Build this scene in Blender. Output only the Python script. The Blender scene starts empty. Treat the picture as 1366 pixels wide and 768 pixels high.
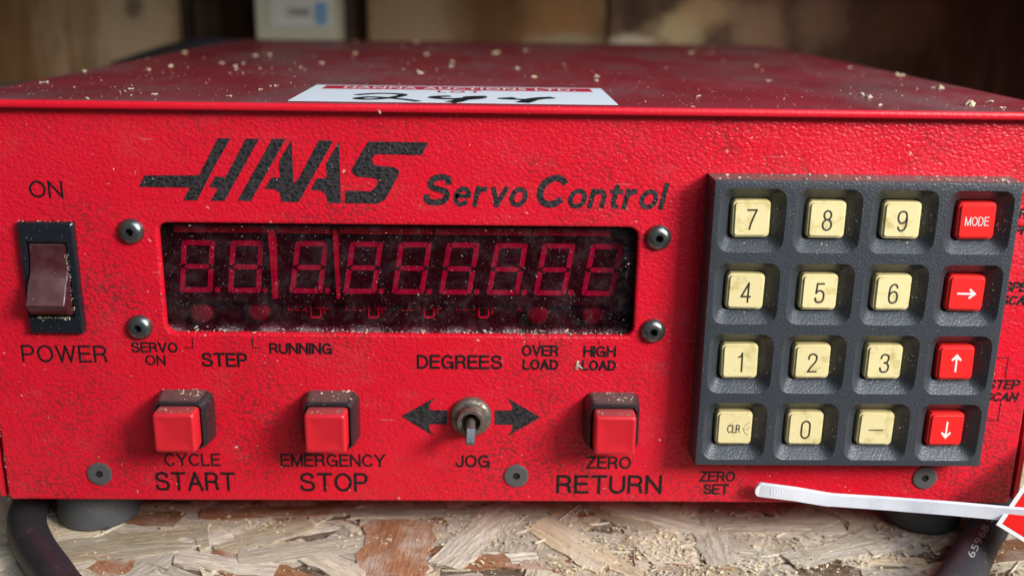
import bpy, bmesh, math, random
from mathutils import Vector, Matrix, Euler
random.seed(7)
R = math.radians
S = 0.001                       # everything below is written in millimetres
sc = bpy.context.scene
col = sc.collection

# ------------------------------------------------------------------ camera
F_PX, RX, RY, RZ = 1355.34, 0.2865, -0.0221, 0.0150
CAM = Vector((-65.006, -255.005, 54.754))
def _rot():
    c, s = math.cos, math.sin
    X = Matrix(((1,0,0),(0,c(RX),-s(RX)),(0,s(RX),c(RX))))
    Y = Matrix(((c(RY),0,s(RY)),(0,1,0),(-s(RY),0,c(RY))))
    Z = Matrix(((c(RZ),-s(RZ),0),(s(RZ),c(RZ),0),(0,0,1)))
    B = Matrix(((1,0,0),(0,0,-1),(0,1,0)))
    return Z @ X @ Y @ B        # world -> (right, down, forward)
MW = _rot()
cd = bpy.data.cameras.new('camera'); cam = bpy.data.objects.new('camera', cd); col.objects.link(cam)
m3 = Matrix((MW[0], -Vector(MW[1]), -Vector(MW[2]))).transposed()
cam.matrix_world = Matrix.Translation(CAM*S) @ m3.to_4x4()
cd.sensor_width = 36; cd.lens = F_PX/1366*36; cd.clip_start = .01; cd.clip_end = 20
cd.dof.use_dof = True; cd.dof.focus_distance = .262; cd.dof.aperture_fstop = 9.5
sc.camera = cam
def P(px, py, ax=1, val=0.0):
    """place on one of the scene's planes (axis ax at val, mm) from a measured sight line"""
    d = MW.transposed() @ Vector(((px-683)/F_PX, (py-384)/F_PX, 1))
    return CAM + d*((val-CAM[ax])/d[ax])

# ------------------------------------------------------------------ light
w = bpy.data.worlds.new('World'); sc.world = w; w.use_nodes = True
w.node_tree.nodes['Background'].inputs[0].default_value = (.80, .90, 1.0, 1)
w.node_tree.nodes['Background'].inputs[1].default_value = .14
ld = bpy.data.lights.new('doorway_light', 'AREA'); ld.shape = 'RECTANGLE'; ld.size = .33; ld.size_y = .25
ld.energy = 15.5; ld.color = (1, .955, .90)
lo = bpy.data.objects.new('doorway_light', ld); col.objects.link(lo)
ldir = Vector((1.12, -1.0, .74)).normalized()
tgt = Vector((-20, 0, -30))*S
lo.location = tgt + ldir*1.05
lo.rotation_euler = ldir.to_track_quat('Z', 'Y').to_euler()
ls_ = bpy.data.lights.new('open_sky_light', 'AREA'); ls_.shape = 'RECTANGLE'; ls_.size = 1.1; ls_.size_y = .7
ls_.energy = 12.5; ls_.color = (.80, .90, 1.0)
lso = bpy.data.objects.new('open_sky_light', ls_); col.objects.link(lso)
sdir = Vector((.55, -.52, .72)).normalized(); lso.location = tgt + sdir*1.15; lso.rotation_euler = sdir.to_track_quat('Z', 'Y').to_euler()
sc.view_settings.view_transform = 'Standard'; sc.view_settings.look = 'None'
sc.view_settings.exposure = 0; sc.view_settings.gamma = 1
sc.render.engine = 'CYCLES'
sc.cycles.max_bounces = 8; sc.cycles.transparent_max_bounces = 12
sc.render.resolution_x = 1024; sc.render.resolution_y = 575

# ------------------------------------------------------------------ material helpers
class N:
    def __init__(s, name):
        s.m = bpy.data.materials.new(name); s.m.use_nodes = True
        s.t = s.m.node_tree; s.b = s.t.nodes['Principled BSDF']; s.out = s.t.nodes['Material Output']
        tc = s.n('ShaderNodeTexCoord'); mp = s.n('ShaderNodeMapping'); mp.inputs['Scale'].default_value = (1000,)*3
        s.l(tc.outputs['Object'], mp.inputs['Vector']); s.v = mp.outputs['Vector']
        oi = s.n('ShaderNodeObjectInfo'); s.rnd = oi.outputs['Random']
    def n(s, k): return s.t.nodes.new(k)
    def l(s, a, b): s.t.links.new(a, b)
    def put(s, sock, v):
        if isinstance(v, (int, float)): sock.default_value = v
        elif isinstance(v, tuple): sock.default_value = v if len(v) == 4 or sock.type == 'VECTOR' else (*v, 1)
        else: s.l(v, sock)
    def vec(s, scale=(1,1,1), rot=(0,0,0), loc=None, src=None):
        q = s.n('ShaderNodeMapping'); q.inputs['Scale'].default_value = scale; q.inputs['Rotation'].default_value = rot
        if loc is not None: s.put(q.inputs['Location'], loc)
        s.l(src or s.v, q.inputs['Vector']); return q.outputs['Vector']
    def noise(s, scale, detail=3, rough=.5, v=None, dist=0):
        q = s.n('ShaderNodeTexNoise'); q.inputs['Scale'].default_value = scale; q.inputs['Detail'].default_value = detail
        q.inputs['Roughness'].default_value = rough; q.inputs['Distortion'].default_value = dist
        s.l(v or s.v, q.inputs['Vector']); return q.outputs['Fac']
    def voro(s, scale, feat='F1', v=None, out='Distance', smooth=.5):
        q = s.n('ShaderNodeTexVoronoi'); q.feature = feat; q.inputs['Scale'].default_value = scale
        if feat == 'SMOOTH_F1': q.inputs['Smoothness'].default_value = smooth
        s.l(v or s.v, q.inputs['Vector']); return q.outputs[out]
    def ramp(s, f, lo, hi, a=0.0, b=1.0, smooth=True):
        q = s.n('ShaderNodeMapRange'); q.interpolation_type = 'SMOOTHSTEP' if smooth else 'LINEAR'
        s.l(f, q.inputs['Value'])
        for k, x in (('From Min', lo), ('From Max', hi), ('To Min', a), ('To Max', b)): q.inputs[k].default_value = x
        return q.outputs['Result']
    def mth(s, op, a, b=0.0, c=None):
        q = s.n('ShaderNodeMath'); q.operation = op; q.use_clamp = False
        s.put(q.inputs[0], a); s.put(q.inputs[1], b)
        if c is not None: s.put(q.inputs[2], c)
        return q.outputs[0]
    def mix(s, f, a, b):
        q = s.n('ShaderNodeMix'); q.data_type = 'RGBA'; s.put(q.inputs[0], f); s.put(q.inputs[6], a); s.put(q.inputs[7], b)
        return q.outputs[2]
    def xyz(s, v=None):
        q = s.n('ShaderNodeSeparateXYZ'); s.l(v or s.v, q.inputs[0]); return q.outputs
    def specks(s, scale, size=.12, keep=.5, v=None):
        """small scattered dust flecks: round-ish dots of uneven size, only some cells filled"""
        wv = s.n('ShaderNodeVectorMath'); wv.operation = 'ADD'
        nz = s.n('ShaderNodeTexNoise'); nz.inputs['Scale'].default_value = scale*3; s.l(v or s.v, nz.inputs['Vector'])
        sc_ = s.n('ShaderNodeVectorMath'); sc_.operation = 'SCALE'; sc_.inputs['Scale'].default_value = .45/scale
        s.l(nz.outputs['Color'], sc_.inputs[0]); s.l(v or s.v, wv.inputs[0]); s.l(sc_.outputs[0], wv.inputs[1])
        q = s.n('ShaderNodeTexVoronoi'); q.inputs['Scale'].default_value = scale; s.l(wv.outputs[0], q.inputs['Vector'])
        sp = s.n('ShaderNodeSeparateColor'); s.l(q.outputs['Color'], sp.inputs[0])
        lim = s.mth('MULTIPLY', s.mth('SUBTRACT', sp.outputs[0], keep), size/(1-keep))
        return s.mth('GREATER_THAN', lim, q.outputs['Distance'])
    def bump(s, h, dist_mm, strength=1.0, normal=None):
        q = s.n('ShaderNodeBump'); q.inputs['Strength'].default_value = strength; q.inputs['Distance'].default_value = dist_mm*S
        s.l(h, q.inputs['Height'])
        if normal: s.l(normal, q.inputs['Normal'])
        s.l(q.outputs[0], s.b.inputs['Normal']); return q.outputs[0]
    def set(s, **k):
        names = dict(base='Base Color', rough='Roughness', metal='Metallic', spec='Specular IOR Level', coat='Coat Weight', coatr='Coat Roughness', sss='Subsurface Weight')
        for a, v in k.items(): s.put(s.b.inputs[names[a]], v)
        return s

RED = (.65, .006, .021)
def wrinkle(m, sc_=.62):
    wv = m.vec((1, .0001, 1.35))
    wn = m.n('ShaderNodeTexNoise'); wn.inputs['Scale'].default_value = .8; wn.inputs['Detail'].default_value = 1; m.l(wv, wn.inputs['Vector'])
    ad = m.n('ShaderNodeVectorMath'); ad.operation = 'MULTIPLY_ADD'; ad.inputs[1].default_value = (1.3,)*3; m.l(wn.outputs['Color'], ad.inputs[0]); m.l(wv, ad.inputs[2])
    a = m.voro(sc_*1.5, 'SMOOTH_F1', ad.outputs[0], smooth=.45); b = m.noise(.5, 2, .55, wv, .6)
    return m.mth('ADD', m.mth('MULTIPLY', a, .85), m.mth('MULTIPLY', b, .45)), b

def paint(name, red=RED, grime=1.0, ink=None):
    m = N(name)
    h, b = wrinkle(m)
    x, y, z = m.xyz()
    zone = m.ramp(m.mth('ADD', m.noise(.032, 4, .62), m.ramp(z, 10, 60, .07, 0)), .44, .72, .10, 1)
    crev = m.ramp(h, .63, .78)
    g = m.mth('MULTIPLY', m.mth('MULTIPLY', zone, crev), .62*grime)
    smear = m.mth('MULTIPLY', m.ramp(m.noise(.07, 5, .7, m.vec((1,1,1.8), loc=(9,0,3))), .50, .85), .28*grime)
    base = m.mix(m.ramp(m.noise(.02, 2), .3, .7, 0, .12), red, (.60, .012, .05))
    c = m.mix(g, base, (.045, .022, .022))
    c = m.mix(smear, c, (.34, .10, .10))
    scr = m.ramp(m.noise(.9, 2, .5, m.vec((.06, 1, 1.0), (0, .5, 0))), .735, .76); scr2 = m.ramp(m.noise(.7, 2, .5, m.vec((.05, 1, 1.1), (0, -1.1, 0))), .74, .765)
    c = m.mix(m.mth('MULTIPLY', m.mth('MAXIMUM', scr, scr2), .35), c, (.62, .22, .22))
    sp = m.specks(.32, .13, .72)
    sp2 = m.specks(.9, .14, .86, m.vec((1,1,1), loc=(31,7,5)))
    c = m.mix(m.mth('MULTIPLY', sp, .6), c, (.62, .42, .38)); c = m.mix(m.mth('MULTIPLY', sp2, .45), c, (.7, .45, .42))
    m.set(base=c, rough=m.ramp(m.noise(.05, 3), .3, .7, .29, .42), spec=.42)
    m.bump(m.mth('MULTIPLY', h, -1), .22, .9)
    return m.m

M = {}
M['paint'] = paint('red_wrinkle_paint')

def make_ink(name='black_ink', c0=(.008,.009,.011), wear=.64, bumpy=True, dust=1.0):
    m = N(name); h, b = wrinkle(m)
    wr = m.ramp(m.noise(1.9, 4, .7), wear, wear+.06)
    c = m.mix(m.mth('MULTIPLY', m.ramp(h, .50, .68), .20*dust), c0, (.12, .10, .10))
    c = m.mix(m.mth('MULTIPLY', m.specks(.75, .17, .62), .55*dust), c, (.40, .36, .35))
    c = m.mix(m.mth('MULTIPLY', wr, .8), c, (.42, .02, .03))
    m.set(base=c, rough=.5, spec=.35)
    if bumpy: m.bump(m.mth('MULTIPLY', h, -1), .26, .9)
    return m.m
M['ink'] = make_ink()
M['ink_small'] = make_ink('black_small_lettering_ink', (.006,.005,.006), .68, True, .10)

def lid():
    m = N('dusty_red_lid_paint')
    ge = m.n('ShaderNodeNewGeometry'); nz = m.xyz(ge.outputs['True Normal'])[2]
    up = m.ramp(nz, .80, .995)
    x, y, z = m.xyz()
    bands = m.noise(.012, 4, .6, m.vec((1, .5, 1)))
    far = m.ramp(m.mth('ADD', y, m.mth('MULTIPLY', bands, 120)), 110, 300)
    dirt = m.mix(far, (.25, .022, .034), (.10, .055, .060))
    dirt = m.mix(m.ramp(m.noise(.03, 5, .65, m.vec((1.0, .45, 1), loc=(3,8,0))), .40, .70, 0, .70), dirt, (.19, .105, .11))
    dirt = m.mix(m.mth('MULTIPLY', m.specks(.6, .2, .45), .55), dirt, (.42, .24, .22))
    dirt = m.mix(m.mth('MULTIPLY', m.specks(1.3, .22, .45), .5), dirt, (.34, .12, .12))
    sm = m.mix(m.mth('MULTIPLY', m.specks(.4, .14, .8), .5), RED, (.6,.4,.35))
    m.set(base=m.mix(up, sm, dirt), rough=m.ramp(m.noise(.03, 4), .3, .7, .30, .5), spec=.4)
    h, b = wrinkle(m)
    hh = m.noise(1.1, 3, .6)
    m.bump(hh, .16, .8)
    return m.m
M['lid'] = lid()

def plastic(name, c, rough=.45, bumps=.04, bscale=2.2, dust=.25, dustc=(.35,.33,.31), spec=.5, topdust=0.0, smudge=None, metal=0.0, fleck=.5):
    m = N(name); cc = c
    if smudge: cc = m.mix(m.ramp(m.noise(smudge[0], 4, .65, m.vec(loc=m.rnd and (0,0,0))), smudge[1], smudge[2]), c, smudge[3])
    if topdust:
        ge = m.n('ShaderNodeNewGeometry'); nz = m.xyz(ge.outputs['Normal'])[2]
        cc = m.mix(m.mth('MULTIPLY', m.ramp(nz, .88, .99), topdust), cc, (.125, .085, .078))
    cc = m.mix(m.mth('MULTIPLY', m.specks(.9, .2, fleck), dust), cc, dustc)
    cc = m.mix(m.mth('MULTIPLY', m.specks(2.0, .22, fleck+.1), dust), cc, dustc)
    m.set(base=cc, rough=rough, spec=spec, metal=metal)
    if bumps: m.bump(m.noise(bscale, 3, .6), bumps, .8)
    return m.m
M['bezel'] = plastic('charcoal_moulded_plastic', (.036, .042, .051), .34, .22, 1.7, .22, topdust=.8, spec=.6)
M['housing'] = plastic('black_button_housing', (.014, .017, .019), .28, .02, 1.5, .35, topdust=.7, dustc=(.45,.33,.25), fleck=.35)
M['cap'] = plastic('red_button_cap', (.58, .016, .026), .30, .01, .8, .12, dustc=(.55,.25,.2), fleck=.8, topdust=.55)
M['redkey'] = plastic('red_key_plastic', (.74, .020, .018), .32, .01, .8, .06, dustc=(.7,.4,.3), fleck=.8)
M['black'] = plastic('black_gloss_plastic', (.010, .012, .017), .22, .01, .6, .25, fleck=.6)
M['dark'] = plastic('dark_interior', (.010, .010, .011), .7, 0, 1, 0)
M['rubber'] = plastic('grey_rubber', (.075, .082, .090), .6, .06, 1.3, .35, smudge=(.12, .4, .8, (.10,.10,.105)))
M['cable'] = plastic('black_cable_rubber', (.022, .021, .026), .52, .02, .5, .35, smudge=(.1, .5, .9, (.05,.045,.05)), fleck=.7)
M['screw'] = plastic('black_oxide_steel', (.20, .205, .20), .28, .02, 1.2, .2, metal=.9, spec=.5, fleck=.6)
M['bolt'] = plastic('grey_flat_screw_steel', (.11, .11, .11), .42, .02, 1.2, .2, metal=.3, fleck=.6)
M['socket'] = plastic('screw_socket_dirt', (.006,.006,.006), .8, 0, 1, 0)
M['strap'] = plastic('white_nylon_strap', (.76, .78, .84), .38, .01, .4, .04, smudge=(.06,.4,.8,(.58,.60,.67)))
M['edge'] = plastic('white_label_edge', (.80, .80, .82), .5, 0, 1, .05)
M['tagred'] = plastic('red_tag_print', (.66, .010, .008), .8, 0, 1, .03, spec=.12)
M['tagwhite'] = plastic('white_tag_card', (.66, .64, .64), .5, 0, 1, .04)
M['paper'] = plastic('white_label_paper', (.76, .83, .92), .5, 0, 1, .05)
M['banner'] = plastic('label_banner_red', (.50, .012, .04), .5, 0, 1, .05, dustc=(.7,.5,.5))
M['marker'] = plastic('black_marker_ink', (.010, .016, .018), .35, 0, 1, .02)
M['white'] = plastic('white_legend_ink', (.74, .68, .66), .5, 0, 1, 0)
M['grey_ink'] = plastic('pale_cable_ink', (.24, .24, .25), .6, 0, 1, 0)
M['legend'] = plastic('key_legend_ink', (.030, .025, .018), .5, 0, 1, 0)
M['chip'] = plastic('sawdust_crumb', (.62, .50, .33), .9, 0, 1, 0)
M['dust'] = plastic('grey_dust_crumb', (.42, .38, .30), .9, 0, 1, 0)

def cream():
    m = N('aged_cream_key_plastic')
    off = m.n('ShaderNodeCombineXYZ'); m.l(m.mth('MULTIPLY', m.rnd, 300), off.inputs[0]); m.l(m.mth('MULTIPLY', m.rnd, 170), off.inputs[2])
    v = m.vec(loc=off.outputs[0])
    a = m.ramp(m.noise(.22, 4, .6, v), .50, .72)
    b = m.ramp(m.noise(.6, 5, .7, v, .5), .60, .74)
    c = m.mix(m.mth('MULTIPLY', a, .85), (.76, .65, .34), (.48, .38, .12))
    c = m.mix(m.mth('MULTIPLY', b, .6), c, (.27, .20, .08))
    ge = m.n('ShaderNodeNewGeometry'); ny = m.xyz(ge.outputs['Normal'])[1]
    c = m.mix(m.mth('MULTIPLY', m.ramp(ny, -.97, -.75), .5), c, (.42, .34, .13))
    c = m.mix(m.mth('MULTIPLY', m.specks(.9, .12, .85, v), .5), c, (.2, .16, .1))
    m.set(base=c, rough=.36, spec=.45); m.bump(m.noise(.5, 2), .02, .5)
    return m.m
M['cream'] = cream()

def metal(name, c, rough, dirt):
    m = N(name)
    d = m.ramp(m.noise(.5, 4, .7), dirt, dirt+.25)
    m.set(base=m.mix(d, c, (.10, .065, .045)), metal=m.mth('SUBTRACT', 1.0, m.mth('MULTIPLY', d, .7)), rough=m.mth('ADD', rough, m.mth('MULTIPLY', d, .3)))
    m.bump(m.noise(1.5, 3), .05, .6)
    return m.m
M['nickel'] = metal('dirty_nickel', (.28, .25, .22), .38, .36)
M['steel'] = metal('clean_lever_steel', (.24, .255, .28), .38, .68)

def rocker():
    m = N('dusty_translucent_red_rocker')
    ge = m.n('ShaderNodeNewGeometry'); nz = m.xyz(ge.outputs['Normal'])[2]
    d = m.mth('MULTIPLY', m.ramp(m.noise(.30, 4, .6), .3, .75), .5)
    c = m.mix(m.mth('MULTIPLY', d, .5), (.050, .006, .010), (.16, .09, .09))
    c = m.mix(m.mth('MULTIPLY', m.specks(1.0, .2, .7), .4), c, (.45,.4,.38))
    c = m.mix(m.mth('MULTIPLY', m.ramp(nz, .22, .48), .20), c, (.22, .15, .155))
    m.set(base=c, rough=.33, spec=.4)
    return m.m
M['rocker'] = rocker()

PZ = 98.0
def pane():
    m = N('dusty_red_display_filter'); t = m.t
    tr = m.n('ShaderNodeBsdfTransparent'); tr.inputs[0].default_value = (.94, .14, .42, 1)
    gl = m.n('ShaderNodeBsdfGlossy'); gl.inputs['Roughness'].default_value = .12; gl.inputs[0].default_value = (1,1,1,1)
    df = m.n('ShaderNodeBsdfDiffuse')
    fr = m.n('ShaderNodeFresnel'); fr.inputs[0].default_value = 1.45
    x, y, z = m.xyz()
    low = m.ramp(z, PZ-33.4, PZ-29.2, 1, 0, False)
    haze = m.mth('MULTIPLY', m.ramp(m.noise(.22, 6, .75, None, .5), .42, .75), .038)
    cl = m.ramp(m.mth('ADD', m.noise(1.9, 4, .8), m.mth('MULTIPLY', low, m.ramp(m.noise(.14, 2), .3, .7, .22, .44))), .76, .95)
    sp = m.mth('MULTIPLY', m.specks(.9, .13, .66), .50)
    sp2 = m.mth('MULTIPLY', m.mth('MULTIPLY', m.specks(1.8, .25, .50), m.ramp(m.noise(.16, 3), .36, .62)), .36)
    f = m.mth('ADD', m.mth('ADD', haze, m.mth('MULTIPLY', cl, .34)), m.mth('ADD', sp, sp2))
    f = m.mth('MINIMUM', m.mth('ADD', f, .003), .9)
    df.inputs[0].default_value = (.46, .46, .48, 1)
    a = m.n('ShaderNodeMixShader'); m.l(m.mth('MULTIPLY', fr.outputs[0], .22), a.inputs[0]); m.l(tr.outputs[0], a.inputs[1]); m.l(gl.outputs[0], a.inputs[2])
    b = m.n('ShaderNodeMixShader'); m.l(f, b.inputs[0]); m.l(a.outputs[0], b.inputs[1]); m.l(df.outputs[0], b.inputs[2])
    m.l(b.outputs[0], m.out.inputs[0]); t.nodes.remove(m.b)
    return m.m
M['pane'] = pane()
def flat(name, c, r=.5):
    m = N(name); k = m.mix(m.ramp(m.noise(.35, 4, .6), .35, .7, 0, .45), c, tuple(q*.5 for q in c)); m.set(base=k, rough=r); return m.m
M['seg'] = flat('unlit_red_segment', (.40, .20, .75)); M['led'] = flat('unlit_red_indicator', (.16, .08, .22)); M['rib'] = flat('red_edge_strip', (.44, .16, .55))
M['module'] = flat('black_digit_module', (.007, .007, .010)); M['silk'] = flat('circuit_marks', (.95, .25, .8)); M['ledge'] = flat('dull_red_ledge', (.20, .06, .12))

def wood(name, c1, c2, gx=.12, gl=3.0, rough=.8, var=.5, b=.75, speck=True):
    """strand: grain runs along local x"""
    m = N(name)
    off = m.n('ShaderNodeCombineXYZ'); m.l(m.mth('MULTIPLY', m.rnd, 900), off.inputs[0]); m.l(m.mth('MULTIPLY', m.rnd, 433), off.inputs[1])
    v = m.vec((gx, 1.0, 1.0), loc=off.outputs[0])
    g = m.noise(.55, 6, .72, v, .4); g2 = m.noise(2.6, 3, .6, v)
    c = m.mix(m.ramp(g, .30, .70), c1, c2)
    c = m.mix(m.mth('MULTIPLY', m.ramp(g2, .50, .70), .55), c, tuple(q*.38 for q in c1))
    c = m.mix(m.ramp(m.noise(.08, 4, .6), .42, .72, 0, .55), c, (.58, .53, .46))
    if speck: c = m.mix(m.mth('MULTIPLY', m.specks(.45, .16, .6), .75), c, (.10, .055, .03))
    hs = m.n('ShaderNodeHueSaturation'); hs.inputs['Value'].default_value = 1
    m.l(c, hs.inputs['Color']); m.l(m.mth('ADD', m.mth('MULTIPLY', m.rnd, var), 1-var*.6), hs.inputs['Value'])
    m.set(base=hs.outputs[0], rough=rough, spec=.25)
    m.bump(m.mth('ADD', g, m.mth('MULTIPLY', g2, .5)), b, .9)
    return m.m
M['strand1'] = wood('pale_grey_strand', (0.580, 0.484, 0.361), (0.820, 0.722, 0.554))
M['strand2'] = wood('straw_strand', (0.480, 0.361, 0.227), (0.740, 0.617, 0.428))
M['strand3'] = wood('red_brown_strand', (0.260, 0.109, 0.050), (0.420, 0.199, 0.101), b=.6)
M['strand4'] = wood('weathered_strand', (0.460, 0.389, 0.302), (0.880, 0.788, 0.638), b=.8)
M['osb'] = wood('board_core', (.14, .085, .05), (.30, .22, .15), .5)

def plank(name, c1, c2, blobs=(), seed=0):
    """old painted or stained background board, upright grain"""
    m = N(name)
    v = m.vec((1, 1, .18), loc=(seed*37.0, 0, seed*11.0))
    c = m.mix(m.ramp(m.noise(.05, 5, .65, v, .3), .35, .68), c1, c2)
    c = m.mix(m.ramp(m.noise(.22, 3, .6, v), .45, .75, 0, .5), c, tuple(q*.45 for q in c1))
    for (bx, bz, rx, rz, cc, k) in blobs:
        q = m.n('ShaderNodeVectorMath'); q.operation = 'LENGTH'
        mp = m.vec((1/rx, 0, 1/rz), loc=(-bx/rx, 0, -bz/rz)); 
        m.l(mp, q.inputs[0])
        d = m.mth('ADD', q.outputs['Value'], m.mth('MULTIPLY', m.noise(.045, 5, .65), 1.3))
        c = m.mix(m.ramp(d, 1.0, 1.9, k, 0), c, cc)
    m.set(base=c, rough=.75, spec=.2); m.bump(m.noise(.4, 4, .6, v), .4, .6)
    return m.m

# ------------------------------------------------------------------ object helpers
def origin(o):
    v = Vector((0,0,0))
    while o: v += o.location/S; o = o.parent
    return v
def thing(name, loc, label, cat, group=None, kind=None):
    o = bpy.data.objects.new(name, None); col.objects.link(o); o.location = Vector(loc)*S; o.empty_display_size = .02
    o['label'] = label; o['category'] = cat
    if group: o['group'] = group
    return o
def tag(o, label=None, cat=None, group=None, kind=None):
    for k, v in (('label', label), ('category', cat), ('group', group), ('kind', kind)):
        if v: o[k] = v
    return o
def link(name, verts, faces, mats, parent=None, loc=None, midx=None, smooth=False, rot=None):
    """verts in world mm (or local mm when loc is given). loc = world mm position of the object's origin"""
    po = origin(parent)
    if loc is None: base = po; l = Vector((0,0,0))
    else: base = Vector((0,0,0)); l = Vector(loc) - po
    me = bpy.data.meshes.new(name)
    me.from_pydata([tuple((Vector(v)-base)*S) for v in verts], [], faces)
    for m in (mats if isinstance(mats, (list, tuple)) else [mats]): me.materials.append(m)
    if midx: me.polygons.foreach_set('material_index', midx)
    me.polygons.foreach_set('use_smooth', [smooth]*len(faces)); me.update()
    o = bpy.data.objects.new(name, me); col.objects.link(o); o.parent = parent; o.location = l*S
    if rot: o.rotation_euler = rot
    return o
class MB:
    def __init__(s): s.v = []; s.f = []; s.m = []
    def add(s, v, f, mi=0):
        b = len(s.v); s.v += [Vector(q) for q in v]; s.f += [tuple(i+b for i in q) for q in f]; s.m += [mi]*len(f); return s
    def box(s, a, b, mi=0):
        (x0,y0,z0),(x1,y1,z1) = a, b
        v = [(x,y,z) for x in (x0,x1) for y in (y0,y1) for z in (z0,z1)]
        return s.add(v, [(0,1,3,2),(4,6,7,5),(0,4,5,1),(2,3,7,6),(0,2,6,4),(1,5,7,3)], mi)
    def loops(s, ls, cap0=False, cap1=True, mi=0):
        n = len(ls[0]); v = [p for l in ls for p in l]; f = []
        for k in range(len(ls)-1):
            for i in range(n):
                j = (i+1) % n; f.append((k*n+i, k*n+j, (k+1)*n+j, (k+1)*n+i))
        if cap0: f.append(tuple(range(n))[::-1])
        if cap1: f.append(tuple((len(ls)-1)*n+i for i in range(n)))
        return s.add(v, f, mi)
    def poly(s, pts2, y0, y1, mi=0):
        """(x,z) outline extruded from y1 (back) to y0 (front), front face filled"""
        n = len(pts2); v = [(x, y0, z) for x, z in pts2] + [(x, y1, z) for x, z in pts2]
        from mathutils.geometry import tessellate_polygon
        tri = tessellate_polygon([[Vector((x, z, 0)) for x, z in pts2]])
        f = [tuple(t) for t in tri] + [(i, (i+1) % n, n+(i+1) % n, n+i) for i in range(n)]
        return s.add(v, f, mi)
    def build(s, name, mats, parent=None, loc=None, smooth=False, rot=None, auto=None, weld=False):
        o = link(name, s.v, s.f, mats, parent, loc, s.m, smooth or auto is not None, rot)
        bm = bmesh.new(); bm.from_mesh(o.data)
        if weld: bmesh.ops.remove_doubles(bm, verts=bm.verts, dist=.00001)
        bmesh.ops.recalc_face_normals(bm, faces=bm.faces)
        if auto is not None:
            for e in bm.edges:
                if len(e.link_faces) == 2 and e.calc_face_angle(0) > R(auto): e.smooth = False
        bm.to_mesh(o.data); bm.free(); return o
def rr(w, h, r, cx=0, cz=0, n=6, y=0.0):
    """rounded rectangle loop in the (x,z) plane, 4*(n+1) points"""
    p = []
    for (sx, sz, a0) in ((1,1,0),(-1,1,90),(-1,-1,180),(1,-1,270)):
        for k in range(n+1):
            a = R(a0+90*k/n); p.append(Vector((cx+sx*(w/2-r)+r*math.cos(a), y, cz+sz*(h/2-r)+r*math.sin(a))))
    return p
def tube(pts, rad, n=14, caps=True):
    mb = MB(); ls = []; up = Vector((0,0,1))
    for i, p in enumerate(pts):
        p = Vector(p); t = (Vector(pts[min(i+1,len(pts)-1)]) - Vector(pts[max(i-1,0)])).normalized()
        a = t.cross(up).normalized(); b = a.cross(t)
        r_ = rad[i] if isinstance(rad, (list, tuple)) else rad
        ls.append([p + a*r_*math.cos(2*math.pi*k/n) + b*r_*math.sin(2*math.pi*k/n) for k in range(n)])
    mb.loops(ls, caps, caps); return mb
def spline(pts, k=10):
    pts = [Vector(p) for p in pts]; q = [pts[0]*2-pts[1]] + pts + [pts[-1]*2-pts[-2]]; out = []
    for i in range(1, len(q)-2):
        for j in range(k):
            t = j/k; a, b, c, d = q[i-1:i+3]
            out.append(.5*((2*b)+(c-a)*t+(2*a-5*b+4*c-d)*t*t+(3*b-a-3*c+d)*t**3))
    out.append(pts[-1]); return out
def text_tris(s, shear=0, weight=0.0, space=1.0):
    cu = bpy.data.curves.new('t', 'FONT'); cu.body = s; cu.size = 1; cu.shear = shear; cu.offset = weight
    cu.space_character = space; cu.resolution_u = 5; cu.fill_mode = 'FRONT'
    o = bpy.data.objects.new('t', cu); col.objects.link(o)
    dg = bpy.context.evaluated_depsgraph_get(); me = o.evaluated_get(dg).to_mesh()
    v = [(q.co.x, q.co.y) for q in me.vertices]; f = [tuple(p.vertices) for p in me.polygons]
    o.evaluated_get(dg).to_mesh_clear(); bpy.data.objects.remove(o); bpy.data.curves.remove(cu)
    return v, f
def text_into(mb, s, x0, x1, z0, z1, y=None, mi=0, thick=.05, mapf=None, **k):
    """flat lettering stretched into the box x0..x1, z0..z1, standing `thick` proud, at y (front face)"""
    v, f = text_tris(s, **k)
    ax, bx = min(q[0] for q in v), max(q[0] for q in v); az, bz = min(q[1] for q in v), max(q[1] for q in v)
    mapf = mapf or (lambda a, b: (a, y, b))
    vv = [mapf(x0+(a-ax)/(bx-ax)*(x1-x0), z0+(b-az)/(bz-az)*(z1-z0)) for a, b in v]
    mb.add(vv, f, mi); return mb
def ribbon(mb, pts, width, mapf, mi=0):
    pts = [Vector(p) for p in pts]; L = []; Rr = []
    for i, p in enumerate(pts):
        t = (pts[min(i+1,len(pts)-1)]-pts[max(i-1,0)]).normalized(); nn = Vector((-t.y, t.x))
        w_ = (width[i] if isinstance(width, (list, tuple)) else width)/2
        L.append(p+nn*w_); Rr.append(p-nn*w_)
    n = len(pts)
    mb.add([mapf(q.x, q.y) for q in L+Rr], [(i, i+1, n+i+1, n+i) for i in range(n-1)], mi)
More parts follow.
